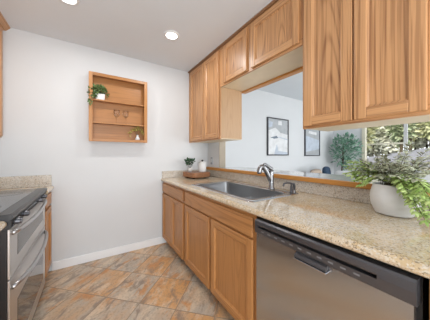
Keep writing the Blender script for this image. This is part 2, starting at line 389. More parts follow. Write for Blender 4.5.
# ---- upper cabinets on the partition (faces at x = 1.27, doors stand out to 1.25)
UX = 1.27
def upper(name, label, y0, y1, z0, doors, st=.055):
    t = thing(name, label, 'cabinet', (XW, (y0+y1)/2, z0), 'upper cabinets along the partition')
    bm = B(); box(bm, UX+.018, XW-.001, y0, y1, z0+.012, H-.001); obj('body', bm, veneer, t)
    bm = B(); box(bm, UX+.019, XW-.001, y0+.002, y1-.002, z0+.006, z0+.0115); obj('underside', bm, soffit_m, t)
    bm = B(); ys = [y0]+[v for d in doors for v in d]+[y1]
    box(bm, UX, UX+.0175, y0, y1, z0, z0+.045, .001, 1); box(bm, UX, UX+.0175, y0, y1, H-.06, H-.001, 0, 1)
    for k in range(0, len(ys), 2): box(bm, UX+.0003, UX+.0172, min(ys[k], y1-.01)-(.012 if k else 0), max(ys[k+1], ys[k]+.01)+(.012 if k < len(ys)-2 else 0), z0+.04, H-.055, 0, 0)
    obj('face_frame', bm, [oak_v, oak_h], t)
    for d in doors: door(t, UX, -1, d[0], d[1], z0+.017, H-.045, oak_v, oak_h, st=st)
    bm = B(); prism(bm, [(UX-.022, H-.001), (UX-.022, H-.008), (UX-.012, H-.016), (UX-.001, H-.019), (UX-.001, H-.001)], 1, y0, y1); obj('crown_trim', bm, plain('dark_oak_trim', (.26, .13, .06), .5), t)
    return t
upper('tall_wall_cabinet', 'tall two-door oak upper cabinet in the corner by the back wall', 1.862, YB-.001, 1.425, [(1.875, 2.222), (2.234, 2.63)])
upper('short_wall_cabinet', 'short oak upper cabinet bridging the pass-through with two low doors', .8215, 1.8605, 2.03, [(.845, 1.335), (1.392, 1.775)])
upper('wide_wall_cabinet', 'big oak upper cabinet nearest the camera above the white potted fern', .17, .82, 1.425, [(.213, .497), (.506, .803)], st=.06)

# ---- left upper cabinet
t = thing('left_wall_cabinet', 'oak upper cabinet cut off by the left edge of the photo', 'cabinet', (-1.0, 2.2, 1.405))
bm = B(); box(bm, -1.019, -.72, 1.7, YB-.001, 1.41, H-.001); obj('body', bm, oak_v, t)
door(t, -.72, 1, 2.235, 2.655, 1.42, H-.05, oak_v, oak_h); door(t, -.72, 1, 1.72, 2.225, 1.42, H-.05, oak_v, oak_h)
bm = B(); prism(bm, [(-.719, H-.001), (-.66, H-.001), (-.66, H-.012), (-.69, H-.045), (-.719, H-.05)], 1, 1.7, YB-.001); obj('crown_trim', bm, oak_h, t)

# ---- base cabinets on the right (faces at x = .865, doors out to .845)
BX = .865; CZ = .874
def base_cab(name, label, y0, y1, stiles=(), void=None):
    t = thing(name, label, 'cabinet', (XW-.3, (y0+y1)/2, 0), 'base cabinets under the granite counter')
    bm = B()
    if void: # open-topped carcass for the sink
        box(bm, BX+.0185, XW-.001, y0, y0+.018, .1, CZ-.001); box(bm, BX+.0185, XW-.001, y1-.018, y1, .1, CZ-.001); box(bm, BX+.0185, XW-.001, y0+.018, y1-.018, .1, .13); box(bm, XW-.02, XW-.001, y0+.018, y1-.018, .13, CZ-.001)
    else: box(bm, BX+.0185, XW-.001, y0, y1, .1, CZ-.001)
    obj('body', bm, base_v, t)
    bm = B(); box(bm, .925, .94, y0, y1, .0005, .1); obj('toe_kick', bm, plain('dark_toe_kick', (.07, .05, .035), .7), t)
    bm = B(); box(bm, BX, BX+.018, y0, y1, .085, .115, 0, 1); box(bm, BX, BX+.018, y0, y1, .70, .745, 0, 1); box(bm, BX, BX+.018, y0, y1, .845, CZ-.001, 0, 1)
    for a, b in ((y0, y0+.035), (y1-.035, y1))+tuple(stiles): box(bm, BX+.0002, BX+.0178, a, b, .086, CZ-.002, 0, 0)
    obj('face_frame', bm, [base_v, base_h], t); return t
t = base_cab('corner_base_cabinet', 'oak base cabinet in the corner with one drawer above two narrow doors', 1.94, YB-.017, [(2.3, 2.335)])
drawer(t, BX, -1, 1.96, 2.66, .735, .852, base_h); door(t, BX, -1, 2.325, 2.66, .10, .712, base_v, base_h, st=.05); door(t, BX, -1, 1.96, 2.312, .10, .712, base_v, base_h, st=.05)
t = base_cab('sink_base_cabinet', 'wide oak base cabinet under the sink with false drawer front and two doors', .868, 1.939, [(1.37, 1.42)], True)
drawer(t, BX, -1, .888, 1.905, .728, .850, base_h, 'false_drawer_front'); door(t, BX, -1, 1.413, 1.905, .10, .712, base_v, base_h); door(t, BX, -1, .888, 1.381, .10, .712, base_v, base_h)
t = base_cab('end_base_cabinet', 'sliver of oak base cabinet right of the steel dishwasher', -.25, .142)
door(t, BX, -1, -.23, .10, .10, .712, base_v, base_h); drawer(t, BX, -1, -.23, .10, .735, .852, base_h)

# ---- right granite counter
SX0, SX1, SY0, SY1 = .955, 1.475, 1.02, 1.93   # sink cut-out
t = thing('granite_counter', 'long glossy tan speckled granite counter holding the sink and fern', 'countertop', (1.2, 1.2, CZ))
bm = B(); r = .02; cx, cz = .835+r, CZ+r
prof = [(SX0, CZ), (cx, CZ)]+[(cx-r*math.cos(a), cz+r*math.sin(a)) for a in [math.radians(-90+180*k/10) for k in range(1, 10)]]+[(cx, CZ+.04), (SX0, CZ+.04)]
prism(bm, prof, 1, -.3, YB-.001)
box(bm, SX1, XW-.001, -.3, YB-.001, CZ, .914); box(bm, SX0, SX1, SY1, YB-.001, CZ, .914); box(bm, SX0, SX1, -.3, SY0, CZ, .914)
obj('slab', bm, gran, t)
bm = B(); box(bm, XW-.021, XW-.001, -.3, YB-.022, .9145, 1.012, .002); box(bm, .85, XW-.001, YB-.021, YB-.001, .9145, 1.012, .002); obj('backsplash', bm, gran_b, t)
# ---- bar ledge on the half wall
t = thing('bar_ledge', 'raised pass-through ledge with orange oak edge and pale glossy top', 'ledge', (1.75, 1.1, 1.001))
bm = B(); box(bm, XW-.02, 2.02, -.3, 2.36, 1.013, 1.052, .003); obj('ledge_top', bm, ledge_top_m, t)
bm = B(); box(bm, XW-.045, XW-.0205, -.3, 2.36, 1.013, 1.053, .006); box(bm, XW-.045, XW-.0005, 2.36, YB-.023, 1.0125, 1.053, .006); obj('wood_edge', bm, ledge_oak, t)

# ---- sink
t = thing('kitchen_sink', 'double bowl stainless steel drop-in sink set in the granite counter', 'sink', (1.21, 1.47, .914))
def rrect(x0, x1, y0, y1, r, z, n=6):
    out = []
    for cx, cy, a0 in ((x1-r, y1-r, 0), (x0+r, y1-r, 90), (x0+r, y0+r, 180), (x1-r, y0+r, 270)):
        for k in range(n+1):
            a = math.radians(a0+90*k/n); out.append((cx+r*math.cos(a), cy+r*math.sin(a), z))
    return out
def loft(bm, loops, cap=True):
    R = [[bm.verts.new(p) for p in L] for L in loops]; n = len(R[0])
    for a, b in zip(R, R[1:]):
        for k in range(n): bm.faces.new((a[k], a[(k+1) % n], b[(k+1) % n], b[k]))
    if cap: bm.faces.new(R[-1])
    return bm
bx0, bx1, by0, by1 = .985, 1.405, 1.05, 1.90
bm = B(); loft(bm, [rrect(.932, 1.502, .99, 1.955, .035, .9146), rrect(.936, 1.498, .994, 1.951, .035, .9185), rrect(.945, 1.489, 1.003, 1.942, .035, .920), rrect(bx0-.006, bx1+.006, by0-.006, by1+.006, .07, .9195), rrect(bx0, bx1, by0, by1, .065, .915)], False)
obj('rim', bm, chrome, t, True, recalc=True)
bm = B(); loft(bm, [rrect(bx0, bx1, by0, by1, .065, .915), rrect(bx0+.004, bx1-.004, by0+.004, by1-.004, .065, .75), rrect(bx0+.012, bx1-.012, by0+.012, by1-.012, .06, .725), rrect(bx0+.04, bx1-.04, by0+.04, by1-.04, .05, .715)])
obj('basin', bm, sink_steel, t, True, recalc=False)
bm = B(); prism(bm, [(1.468, .7152), (1.476, .79), (1.484, .81), (1.496, .81), (1.504, .79), (1.512, .7152)], 0, bx0+.004, bx1-.004); obj('divider', bm, sink_steel, t)
for y in (1.27, 1.7):
    bm = B(); lathe(bm, [(.045, .7155), (.045, .7175), (.036, .7175), (.03, .7160), (0, .7162)], 1.2, y, 28); obj('drain', bm, chrome, t, True)
# ---- faucet
t = thing('kitchen_faucet', 'brushed nickel pull-out faucet behind the sink', 'faucet', (1.452, 1.262, .92))
fx, fy = 1.452, 1.262
bm = B(); lathe(bm, [(0, .9203), (.033, .9203), (.033, .927), (.026, .936), (.0235, 1.0), (.0225, 1.08), (.021, 1.10), (0, 1.104)], fx, fy, 28); obj('body', bm, nickel, t, True)
bm = B(); c = curve_pts([(fx-.002, fy+.001, .985), (fx-.026, fy+.010, 1.04), (fx-.052, fy+.021, 1.095), (fx-.074, fy+.030, 1.128), (fx-.098, fy+.040, 1.126), (fx-.110, fy+.045, 1.102), (fx-.113, fy+.046, 1.078)], 6)
tube(bm, c, [.021+.003*min(1, i/14) for i in range(len(c))], 18); obj('spray_spout', bm, nickel, t, True)
bm = B(); tube(bm, curve_pts([(fx+.006, fy, 1.1045), (fx-.02, fy+.008, 1.125), (fx-.055, fy+.022, 1.152), (fx-.075, fy+.030, 1.158)], 5), [.018, .019, .019, .018, .017, .016, .015, .015, .014, .014, .013, .013, .012, .011, .010, .008], 14); obj('lever', bm, nickel, t, True)
bm = B(); lathe(bm, [(0, 1.0775), (.021, 1.0775), (.021, 1.070), (.016, 1.065), (0, 1.065)], fx-.113, fy+.046, 20); obj('spray_tip', bm, panel_m, t, True)
# ---- soap dispenser and side sprayer
t = thing('soap_dispenser', 'slim dark metal soap dispenser with curved nozzle at the sink corner', 'soap dispenser', (1.46, 1.05, .92))
bm = B(); lathe(bm, [(0, .9203), (.017, .9203), (.017, .926), (.012, .932), (.012, .972), (.008, .974), (.008, .99), (.012, .992), (.012, 1.004), (0, 1.006)], 1.46, 1.05, 20); obj('pump', bm, panel_m, t, True)
bm = B(); tube(bm, curve_pts([(1.46, 1.05, .998), (1.43, 1.06, 1.003), (1.395, 1.072, .998), (1.385, 1.075, .975)], 5), .0075, 10); obj('nozzle', bm, panel_m, t, True)
t = thing('side_sprayer', 'short black side sprayer beside the soap dispenser', 'sprayer', (1.455, 1.022, .92))
bm = B(); lathe(bm, [(0, .9203), (.016, .9203), (.016, .928), (.011, .934), (.010, .95), (0, .951)], 1.462, 1.0225, 20); obj('holder', bm, nickel, t, True)
bm = B(); tube(bm, [(1.462, 1.0225, .9515), (1.462, 1.0225, .975), (1.455, 1.0225, .995), (1.448, 1.0225, 1.002)], [.009, .011, .012, .008], 14); obj('spray_head', bm, panel_m, t, True)

# ---- dishwasher
t = thing('dishwasher', 'stainless steel dishwasher with charcoal control panel under the counter', 'dishwasher', (1.2, .505, 0))
dy0, dy1 = .16, .856
bm = B(); box(bm, .885, XW-.03, dy0, dy1, .02, .868); obj('tub', bm, black, t)
bm = B(); prism(bm, [(.884, .11), (.852, .11), (.847, .12), (.845, .45), (.847, .775), (.884, .775)], 1, dy0+.012, dy1-.006); obj('door', bm, door_steel, t)
bm = B(); box(bm, .93, .945, dy0, dy1, .001, .10); obj('toe_kick', bm, black, t)
bm = B()       # control panel: two bars above and below the long pocket, joined by solid ends
ya, yb = dy0+.004, dy1-.002; p0, p1 = .262, .832
prism(bm, [(.884, .776), (.843, .776), (.839, .782), (.837, .812), (.884, .812)], 1, p0, p1)
prism(bm, [(.884, .824), (.840, .824), (.836, .832), (.838, .850), (.846, .858), (.884, .858)], 1, p0, p1)
for a, b in ((ya, p0), (p1, yb)): prism(bm, [(.884, .776), (.843, .776), (.839, .782), (.836, .82), (.838, .850), (.846, .858), (.884, .858)], 1, a, b)
panel = obj('control_panel', bm, panel_m, t)
bm = B(); box(bm, .87, .883, p0, p1, .812, .824); obj('handle_pocket', bm, black, t)
for k in range(11):
    y = .795-.047*k; bm = B(); box(bm, .8362, .8385, y-.012, y+.008, .794, .801, .0008); obj('button', bm, grey_plastic, panel)
bm = B(); prism(bm, [(.846, .776), (.829, .772), (.824, .758), (.832, .750), (.846, .757)], 1, .43, .578); hd = obj('latch_handle', bm, panel_m, t)
bm = B(); box(bm, .822, .846, .428, .580, .744, .751, .002); obj('chrome_lip', bm, chrome, hd)

# ---- left counters and base cabinets
for name, lab, y0, y1, front in (('far_granite_counter', 'short granite counter piece between the range and the back wall', 2.346, YB-.001, -.325), ('near_granite_counter', 'granite counter corner in front of the range at the left edge', 1.0, 1.389, -.352)):
    t = thing(name, lab, 'countertop', (-.7, (y0+y1)/2, CZ))
    bm = B(); r = .02; cx, cz = front-r, CZ+r
    prof = [(-1.019, CZ+.04), (-1.019, CZ), (cx, CZ)]+[(cx+r*math.cos(a), cz+r*math.sin(a)) for a in [math.radians(-90+180*k/10) for k in range(1, 10)]]+[(cx, CZ+.04)]
    prism(bm, prof, 1, y0, y1); obj('slab', bm, gran, t)
    bm = B()
    if y1 > 2: box(bm, -1.019, -.345, YB-.021, YB-.001, .9145, 1.03, .002)
    else: box(bm, -1.019, -1.0, y0, y1, .9145, 1.03, .002)
    obj('backsplash', bm, gran_b, t)
for name, lab, y0, y1 in (('filler_base_cabinet', 'narrow oak base cabinet squeezed between range and back wall', 2.346, YB-.017), ('near_left_base_cabinet', 'oak base cabinet in front of the range, mostly out of frame', 1.0, 1.385)):
    t = thing(name, lab, 'cabinet', (-.7, (y0+y1)/2, 0), 'base cabinets on the range side')
    fx = -.362 if y1 > 2 else -.43
    bm = B(); box(bm, -1.019, fx, y0, y1, .1, CZ-.001); obj('body', bm, base_v, t)
    bm = B(); box(bm, fx-.075, fx-.06, y0, y1, .001, .1); obj('toe_kick', bm, black, t)
    drawer(t, fx, 1, y0+.02, y1-.02, .735, .852, base_h); door(t, fx, 1, y0+.02, y1-.02, .10, .712, base_v, base_h)

# ---- range
t = thing('kitchen_range', 'stainless double-oven range with black glass cooktop on the left', 'range', (-.66, 1.85, 0))
ry0, ry1, RX = 1.40, 2.338, -.345
bm = B(); box(bm, -1.0, RX-.010, ry0, ry1, .03, .861); box(bm, -1.0, RX-.032, ry0, ry1, .862, .905); obj('body', bm, black, t)
bm = B(); box(bm, -.99, RX-.09, ry0+.02, ry1-.02, .001, .03); obj('plinth', bm, black, t)
bm = B(); prism(bm, [(-1.0, .906), (RX-.002, .906), (RX+.012, .914), (RX+.014, .932), (RX+.004, .942), (-1.0, .942)], 1, ry0-.006, ry1+.002); top = obj('cooktop', bm, plain('grey_cooktop_frame', (.035, .035, .037), .3, .2), t)
bm = B(); box(bm, -.97, RX-.045, ry0+.022, ry1-.03, .9405, .9435); obj('glass_surface', bm, plain('cooktop_glass', (.09, .09, .095), .12, 0, spec=1.0), top)
ring_m = plain('burner_ring', (.11, .11, .115), .25)
for x, y, r in ((-.53, 1.6, .10), (-.53, 2.1, .085), (-.8, 1.6, .08), (-.8, 2.1, .10)):
    bm = B(); lathe(bm, [(r-.004, .9436), (r-.004, .9441), (r, .9441), (r, .9436)], x, y, 40); obj('burner_ring', bm, ring_m, top)
bm = B(); prism(bm, [(RX-.031, .905), (RX+.006, .905), (RX-.001, .862), (RX-.031, .862)], 1, ry0, ry1); cp = obj('control_panel', bm, black, t)
bm = B(); prism(bm, [(RX+.0045, .899), (RX+.0085, .899), (RX+.003, .867), (RX-.001, .867)], 1, ry0+.03, ry1-.02); obj('display_strip', bm, glass_black, cp)
for y in (1.48, 1.64, 2.06, 2.22):
    bm = B(); tube(bm, [(RX+.005, y, .884), (RX+.022, y, .882), (RX+.030, y, .881)], [.017, .016, .013], 20); obj('knob', bm, panel_m, cp, False)
def oven_door(z0, z1, wz0, wz1, hz, bow, nm):
    bm = B(); box(bm, RX-.0095, RX, ry0+.003, ry1-.003, z0, z1, .002); d = obj(nm, bm, range_steel, t)
    bm = B(); box(bm, RX-.002, RX+.0012, ry0+.13, ry1-.10, wz0, wz1, .001); obj('window', bm, oven_glass, d)
    bm = B(); n = 16; pts = []
    for k in range(n+1):
        s = k/n; y = ry0+.03+(ry1-ry0-.06)*s; pts.append((RX+.004+bow*math.sin(math.pi*s)**.6, y, hz-.01*math.sin(math.pi*s)))
    tube(bm, pts, .012, 12); obj('handle', bm, steel, d, True)
oven_door(.603, .860, .68, .795, .836, .03, 'upper_oven_door')
oven_door(.07, .597, .16, .43, .55, .045, 'lower_oven_door')

# ---------------------------------------------------------------- wall shelf with its things
SYF = 2.59
t = thing('wall_shelf', 'open oak wall shelf box with two shelves hung on the white back wall', 'shelf', (.31, YB, 1.395))
x0, x1, z0, z1 = -.012, .625, 1.398, 2.185
bm = B(); fr = .02
for a, b in ((x0+.006, x0+fr), (x1-fr, x1-.006)): box(bm, a, b, SYF+.012, YB-.001, z0+.006, z1-.006, 0, 0)
for a, b in ((z0+.006, z0+fr), (z1-fr, z1-.006)): box(bm, x0+fr, x1-fr, SYF+.012, YB-.001, a, b, 0, 1)
obj('case', bm, [shelf_v, shelf_x], t)
bm = B()
for a, b in ((x0, x0+.038), (x1-.038, x1)): box(bm, a, b, SYF, SYF+.0118, z0, z1, .002, 0)
for a, b in ((z0, z0+.036), (z1-.036, z1)): box(bm, x0+.038, x1-.038, SYF, SYF+.0118, a, b, .002, 1)
obj('face_frame', bm, [shelf_v, shelf_x], t)
bm = B(); box(bm, x0+fr, x1-fr, YB-.008, YB-.0015, z0+fr, z1-fr); obj('back_panel', bm, shelf_x, t)
SZ = (1.885, 1.625)
for z in SZ:
    bm = B(); box(bm, x0+fr+.001, x1-fr-.001, SYF+.014, YB-.009, z-.016, z, .002); obj('shelf_board', bm, shelf_x, t)
# ivy in a white pot
def blob(bm, c, rad, n, L, W, squash=(1, 1, 1), seed=1, mat=0, up=.3):
    r = random.Random(seed)
    for _ in range(n):
        d = Vector((r.gauss(0, 1), r.gauss(0, 1), r.gauss(0, 1))).normalized()
        p = Vector(c)+Vector((d.x*squash[0], d.y*squash[1], d.z*squash[2]))*rad*(r.random()**.45)
        dd = (d+Vector((r.uniform(-.6, .6), r.uniform(-.6, .6), r.uniform(-.3, .6)+up))).normalized()
        leafquad(bm, p, dd, Vector((r.uniform(-1, 1), r.uniform(-1, 1), 1)).normalized(), L*r.uniform(.7, 1.2), W*r.uniform(.7, 1.2), mat)
t = thing('ivy_plant', 'trailing green ivy in a white square pot on the top shelf', 'plant', (.105, 2.645, SZ[0]+.001))
bm = B(); z = SZ[0]+.001
loft(bm, [rrect(.055, .145, 2.61, 2.676, .008, z), rrect(.05, .15, 2.606, 2.68, .008, z+.065), rrect(.056, .144, 2.612, 2.674, .006, z+.065), rrect(.056, .144, 2.612, 2.674, .006, z+.05)]); obj('pot', bm, white_ceramic, t)
bm = B(); blob(bm, (.075, 2.635, z+.115), .06, 190, .034, .024, (1.35, .75, .8), 3); blob(bm, (.02, 2.60, z+.06), .045, 60, .034, .024, (.8, .3, 1.2), 5, up=-.2); blob(bm, (.0, 2.57, z-.03), .03, 20, .03, .022, (.6, .3, 1.6), 6, up=-.5); blob(bm, (.155, 2.64, z+.08), .03, 30, .03, .02, (1, .6, 1), 9)
obj('foliage', bm, leaf_ivy, t, recalc=False)
bm = B()
for q in ((.03, 2.60, z+.07), (.10, 2.65, z+.14), (.15, 2.64, z+.1), (.07, 2.62, z+.13)): tube(bm, curve_pts([(.1, 2.643, z+.045), ((.1+q[0])/2, 2.64, z+.09), q], 4), .002, 5)
obj('stems', bm, stem_m, t)
# wine glasses
def wine_glass(x, y, label, z=SZ[1]+.001):
    t = thing('wine_glass', label, 'glass', (x, y, z), 'wine glasses on the middle shelf')
    bm = B(); lathe(bm, [(.0, z+.001), (.030, z+.0005), (.030, z+.002), (.006, z+.006)], x, y, 24); obj('foot', bm, cup_m, t, True)
    bm = B(); lathe(bm, [(.006, z+.0061), (.0035, z+.015), (.0035, z+.07), (.007, z+.0765)], x, y, 16); obj('stem', bm, cup_m, t, True)
    bm = B(); lathe(bm, [(.007, z+.077), (.026, z+.088), (.037, z+.108), (.038, z+.125), (.032, z+.165), (.030, z+.165), (.0355, z+.125), (.0345, z+.109), (.024, z+.091), (0, z+.080)], x, y, 28); obj('bowl', bm, cup_m, t, True)
wine_glass(.275, 2.645, 'left one of two clear stemmed wine glasses on the middle shelf'); wine_glass(.375, 2.645, 'right one of two clear stemmed wine glasses on the middle shelf')
# bud vase
z = z0+fr+.001; vx, vy = .515, 2.64
t = thing('bud_vase', 'small white bud vase with yellow sprigs on the lowest shelf', 'vase', (vx, vy, z))
bm = B(); lathe(bm, [(0, z), (.020, z), (.027, z+.02), (.027, z+.035), (.014, z+.055), (.011, z+.07), (.014, z+.078), (.010, z+.078), (.008, z+.06), (0, z+.05)], vx, vy, 24); obj('vase', bm, white_ceramic, t, True)
bm = B(); tips = [(vx-.09, 2.63, z+.09), (vx-.05, 2.62, z+.13), (vx+.0, 2.64, z+.16), (vx+.04, 2.63, z+.14), (vx+.06, 2.62, z+.11), (vx-.02, 2.66, z+.15)]
for q in tips: tube(bm, curve_pts([(vx, vy, z+.06), ((vx*1.3+q[0]*.7)/2, vy, z+.10), q], 4), .0015, 5)
obj('stems', bm, stem_m, t)
bm = B(); yel = leaf('yellow_sprig', (.25, .26, .05), (.62, .52, .14), 80)
for k, q in enumerate(tips): blob(bm, q, .020, 16, .022, .014, (1, .7, 1), 40+k)
obj('sprigs', bm, yel, t, recalc=False)

# ---------------------------------------------------------------- things on the counter by the corner
bz = .9145
t = thing('serving_board', 'chunky reddish wooden serving board on the corner of the counter', 'board', (1.29, 2.48, bz))
def slab_loop(z, k, seed):
    r = random.Random(seed); out = []
    for p in rrect(1.14, 1.44, 2.34, 2.66, .05, z, 5):
        q = Vector((p[0]-1.29, p[1]-2.50, 0)); q = Matrix.Rotation(math.radians(8), 3, 'Z') @ (q*k*(1+r.uniform(-.018, .018))); out.append((1.29+q.x, 2.49+q.y, z))
    return out
bm = B(); R = [slab_loop(bz+.016, .93, 1), slab_loop(bz+.026, .985, 1), slab_loop(bz+.076, 1.0, 1), slab_loop(bz+.084, .97, 1)]
vs = [[bm.verts.new(p) for p in L] for L in R]; n = len(vs[0])
bm.faces.new(vs[0][::-1]).material_index = 0; bm.faces.new(vs[-1]).material_index = 0
for a, b in zip(vs, vs[1:]):
    for k in range(n): bm.faces.new((a[k], a[(k+1) % n], b[(k+1) % n], b[k])).material_index = 0
obj('slab', bm, board_m, t)
for x, y in ((1.20, 2.40), (1.39, 2.43), (1.19, 2.57), (1.37, 2.60)):
    bm = B(); lathe(bm, [(0, bz+.0005), (.02, bz+.0005), (.02, bz+.0158), (0, bz+.0158)], x, y, 14); obj('foot', bm, bark_m, t)
tz = bz+.0845
px_, py_ = 1.20, 2.52
t = thing('small_potted_plant', 'small dark green leafy plant in a white pot on the wooden board', 'plant', (px_, py_, tz))
bm = B(); lathe(bm, [(0, tz), (.026, tz), (.034, tz+.05), (.034, tz+.062), (.030, tz+.062), (.029, tz+.05), (0, tz+.05)], px_, py_, 28); obj('pot', bm, white_ceramic, t, True)
bm = B(); blob(bm, (px_, py_, tz+.135), .058, 46, .044, .034, (1, 1, .68), 11); obj('foliage', bm, leaf_dark, t, recalc=False)
bm = B()
for k in range(7):
    a = k*.9; tube(bm, curve_pts([(px_, py_, tz+.048), (px_+.02*math.cos(a), py_+.02*math.sin(a), tz+.08), (px_+.05*math.cos(a), py_+.05*math.sin(a), tz+.135)], 4), .002, 5)
obj('stems', bm, stem_m, t)
cx_, cy_ = 1.365, 2.455
t = thing('canister', 'white canister with dark knob lid on the wooden board', 'canister', (cx_, cy_, tz))
bm = B(); lathe(bm, [(0, tz), (.052, tz), (.055, tz+.005), (.055, tz+.12), (.050, tz+.128), (.047, tz+.128), (.051, tz+.118), (.051, tz+.006), (0, tz+.005)], cx_, cy_, 32); obj('jar', bm, white_ceramic, t, True)
bm = B(); lathe(bm, [(0, tz+.1285), (.057, tz+.1285), (.057, tz+.138), (.03, tz+.146), (0, tz+.148)], cx_, cy_, 28); ld = obj('lid', bm, white_ceramic, t, True)
bm = B(); lathe(bm, [(0, tz+.1475), (.008, tz+.1475), (.008, tz+.154), (.016, tz+.158), (.016, tz+.167), (.01, tz+.172), (0, tz+.173)], cx_, cy_, 20); obj('knob', bm, black, ld, True, label='dark knob')
# light switch on the partition
t = thing('light_switch', 'grey metal light switch plate on the white wall by the jamb', 'switch', (XW, 2.575, 1.15))
bm = B(); box(bm, XW-.008, XW-.0005, 2.55, 2.60, 1.095, 1.205, .003); obj('plate', bm, plain('grey_plate', (.34, .35, .37), .35, .6), t)
bm = B(); box(bm, XW-.012, XW-.0082, 2.565, 2.585, 1.125, 1.185, .002); obj('rocker', bm, white_ceramic, t)

# ---------------------------------------------------------------- the big potted fern
t = thing('potted_fern', 'big white ridged pot of bushy grey-green fern on the granite counter', 'plant', (1.425, .375, .9145))
qx, qy = 1.425, .368; z = .915
prof = [(0, z), (.068, z), (.074, z+.004)]
for k in range(0, 26):
    s = k/25; rr = .076+.030*math.sin(math.pi*min(1, .08+s*.80))**.9 if s < .6 else .106-.014*((s-.6)/.4)**1.6
    prof.append((rr+.0009*math.sin(k*2.4), z+.006+.155*s))
prof += [(.092, z+.165), (.087, z+.166), (.083, z+.160), (.085, z+.145)]
bm = B(); lathe(bm, prof, qx, qy, 56); obj('pot', bm, pot_m, t, True)
bm = B(); lathe(bm, [(0, z+.148), (.0845, z+.146)], qx, qy, 32); obj('soil', bm, soil_m, t)
rnd = random.Random(21)
stems, bright, olive = B(), B(), B()
def frond(bm, root, tip, arch, n, L, W, kind):
    root, tip = Vector(root), Vector(tip); mid = (root+tip)/2+Vector((0, 0, arch))
    pts = curve_pts([root, mid, tip], 9)
    tube(stems, pts, [.0022*(1-.7*i/len(pts)) for i in range(len(pts))], 5)
    for i in range(n):
        s = .22+.78*i/(n-1); k = min(len(pts)-2, int(s*(len(pts)-1))); fr_ = s*(len(pts)-1)-k
        p = pts[k].lerp(pts[k+1], fr_); tg = (pts[k+1]-pts[k]).normalized()
        side = tg.cross(Vector((rnd.uniform(-.4, .4), rnd.uniform(-.4, .4), 1))).normalized()
        ll = L*(1-.55*abs(s-.45))*rnd.uniform(.8, 1.15)
        for sg in (-1, 1):
            d = side*sg*.9+tg*.55+Vector((rnd.uniform(-.2, .2), rnd.uniform(-.2, .2), rnd.uniform(-.3, .25)))
            leafquad(bm, p, d, Vector((rnd.uniform(-.5, .5), rnd.uniform(-.5, .5), 1)), ll, W*rnd.uniform(.8, 1.2), 0, .2)
    leafquad(bm, pts[-1], (pts[-1]-pts[-2]), Vector((0, 0, 1)), L*.7, W)
ctr = Vector((qx, qy, z+.148))
def R(): return ctr+Vector((rnd.uniform(-.05, .05), rnd.uniform(-.05, .05), 0))
# grey-green upper sprays
for tip in [(1.5, .515, 1.345), (1.45, .415, 1.26), (1.40, .299, 1.295), (1.35, .227, 1.27), (1.32, .20, 1.25), (1.5, .55, 1.21), (1.42, .49, 1.21), (1.34, .45, 1.17), (1.30, .36, 1.2), (1.28, .28, 1.19), (1.30, .21, 1.16), (1.47, .36, 1.24), (1.50, .28, 1.22), (1.52, .45, 1.22), (1.33, .30, 1.25), (1.38, .40, 1.23), (1.45, .22, 1.21), (1.55, .38, 1.19), (1.50, .16, 1.2), (1.42, .12, 1.18), (1.36, .14, 1.22), (1.29, .40, 1.13), (1.27, .32, 1.14), (1.48, .60, 1.16), (1.25, .24, 1.13), (1.40, .52, 1.15)]:
    frond(olive, R(), tip, .03, 15, .036, .013, 0)
for _ in range(16):
    a = rnd.uniform(0, 6.28); rr = rnd.uniform(.05, .16); frond(olive, R(), (qx+rr*math.cos(a)*.8, qy+rr*math.sin(a), z+rnd.uniform(.22, .31)), .02, 12, .032, .013, 0)
# bright green lower fronds, left (over the ledge) and right (hanging beside the pot)
for tip in [(1.45, .60, 1.20), (1.42, .59, 1.155), (1.40, .585, 1.115), (1.40, .55, 1.085), (1.39, .52, 1.06), (1.45, .57, 1.10), (1.50, .58, 1.13), (1.48, .63, 1.17), (1.43, .545, 1.13), (1.37, .50, 1.09), (1.5, .64, 1.12)]:
    frond(bright, R(), tip, .05, 15, .046, .015, 1)
for tip in [(1.25, .219, .955), (1.28, .273, 1.02), (1.26, .25, .985), (1.24, .20, 1.0), (1.22, .19, 1.04), (1.28, .20, .96), (1.30, .23, .97), (1.32, .20, 1.0), (1.25, .27, 1.06), (1.29, .30, 1.06), (1.33, .17, .965), (1.24, .23, 1.07), (1.30, .16, 1.05)]:
    frond(bright, R(), tip, .075, 16, .044, .016, 1)
obj('stems', stems, stem_m, t); obj('bright_fronds', bright, leaf_bright, t, recalc=False, label='bright green lower fronds'); obj('grey_green_sprays', olive, leaf_olive, t, recalc=False, label='grey-green upper sprays')

# ---------------------------------------------------------------- living room
frame_m = plain('dark_picture_frame', (.06, .062, .068), .4)
def picture(name, x0, x1, z0, z1, shapes, ground, label):
    t = thing(name, label, 'picture', ((x0+x1)/2, YB, z0), 'framed art on the living room wall')
    bm = B(); w_ = .022; y0, y1 = YB-.035, YB-.001
    for a, b in ((x0, x0+w_), (x1-w_, x1)): box(bm, a, b, y0, y1, z0, z1, .002)
    for a, b in ((z0, z0+w_), (z1-w_, z1)): box(bm, x0+w_, x1-w_, y0, y1, a, b, .002)
    obj('frame', bm, frame_m, t)
    mats = [ground]+[s[0] for s in shapes]
    bm = B(); box(bm, x0+w_, x1-w_, y0+.014, y1, z0+w_, z1-w_)
    W_, H_ = x1-x0-2*w_, z1-z0-2*w_
    for i, (m, pts) in enumerate(shapes):
        f = bm.faces.new([bm.verts.new((x0+w_+W_*a, y0+.0135-.0004*i, z0+w_+H_*b)) for a, b in pts]); f.material_index = i+1
    obj('art_print', bm, mats, t)
c = lambda n, r, g, b: plain(n, (r, g, b), .6, noise=.12, nscale=9)
gr, bl, wh, pb, dk = c('art_grey', .42, .44, .46), c('art_blue', .24, .31, .40), c('art_white', .72, .73, .74), c('art_pale_blue', .50, .56, .64), c('art_slate', .16, .20, .25)
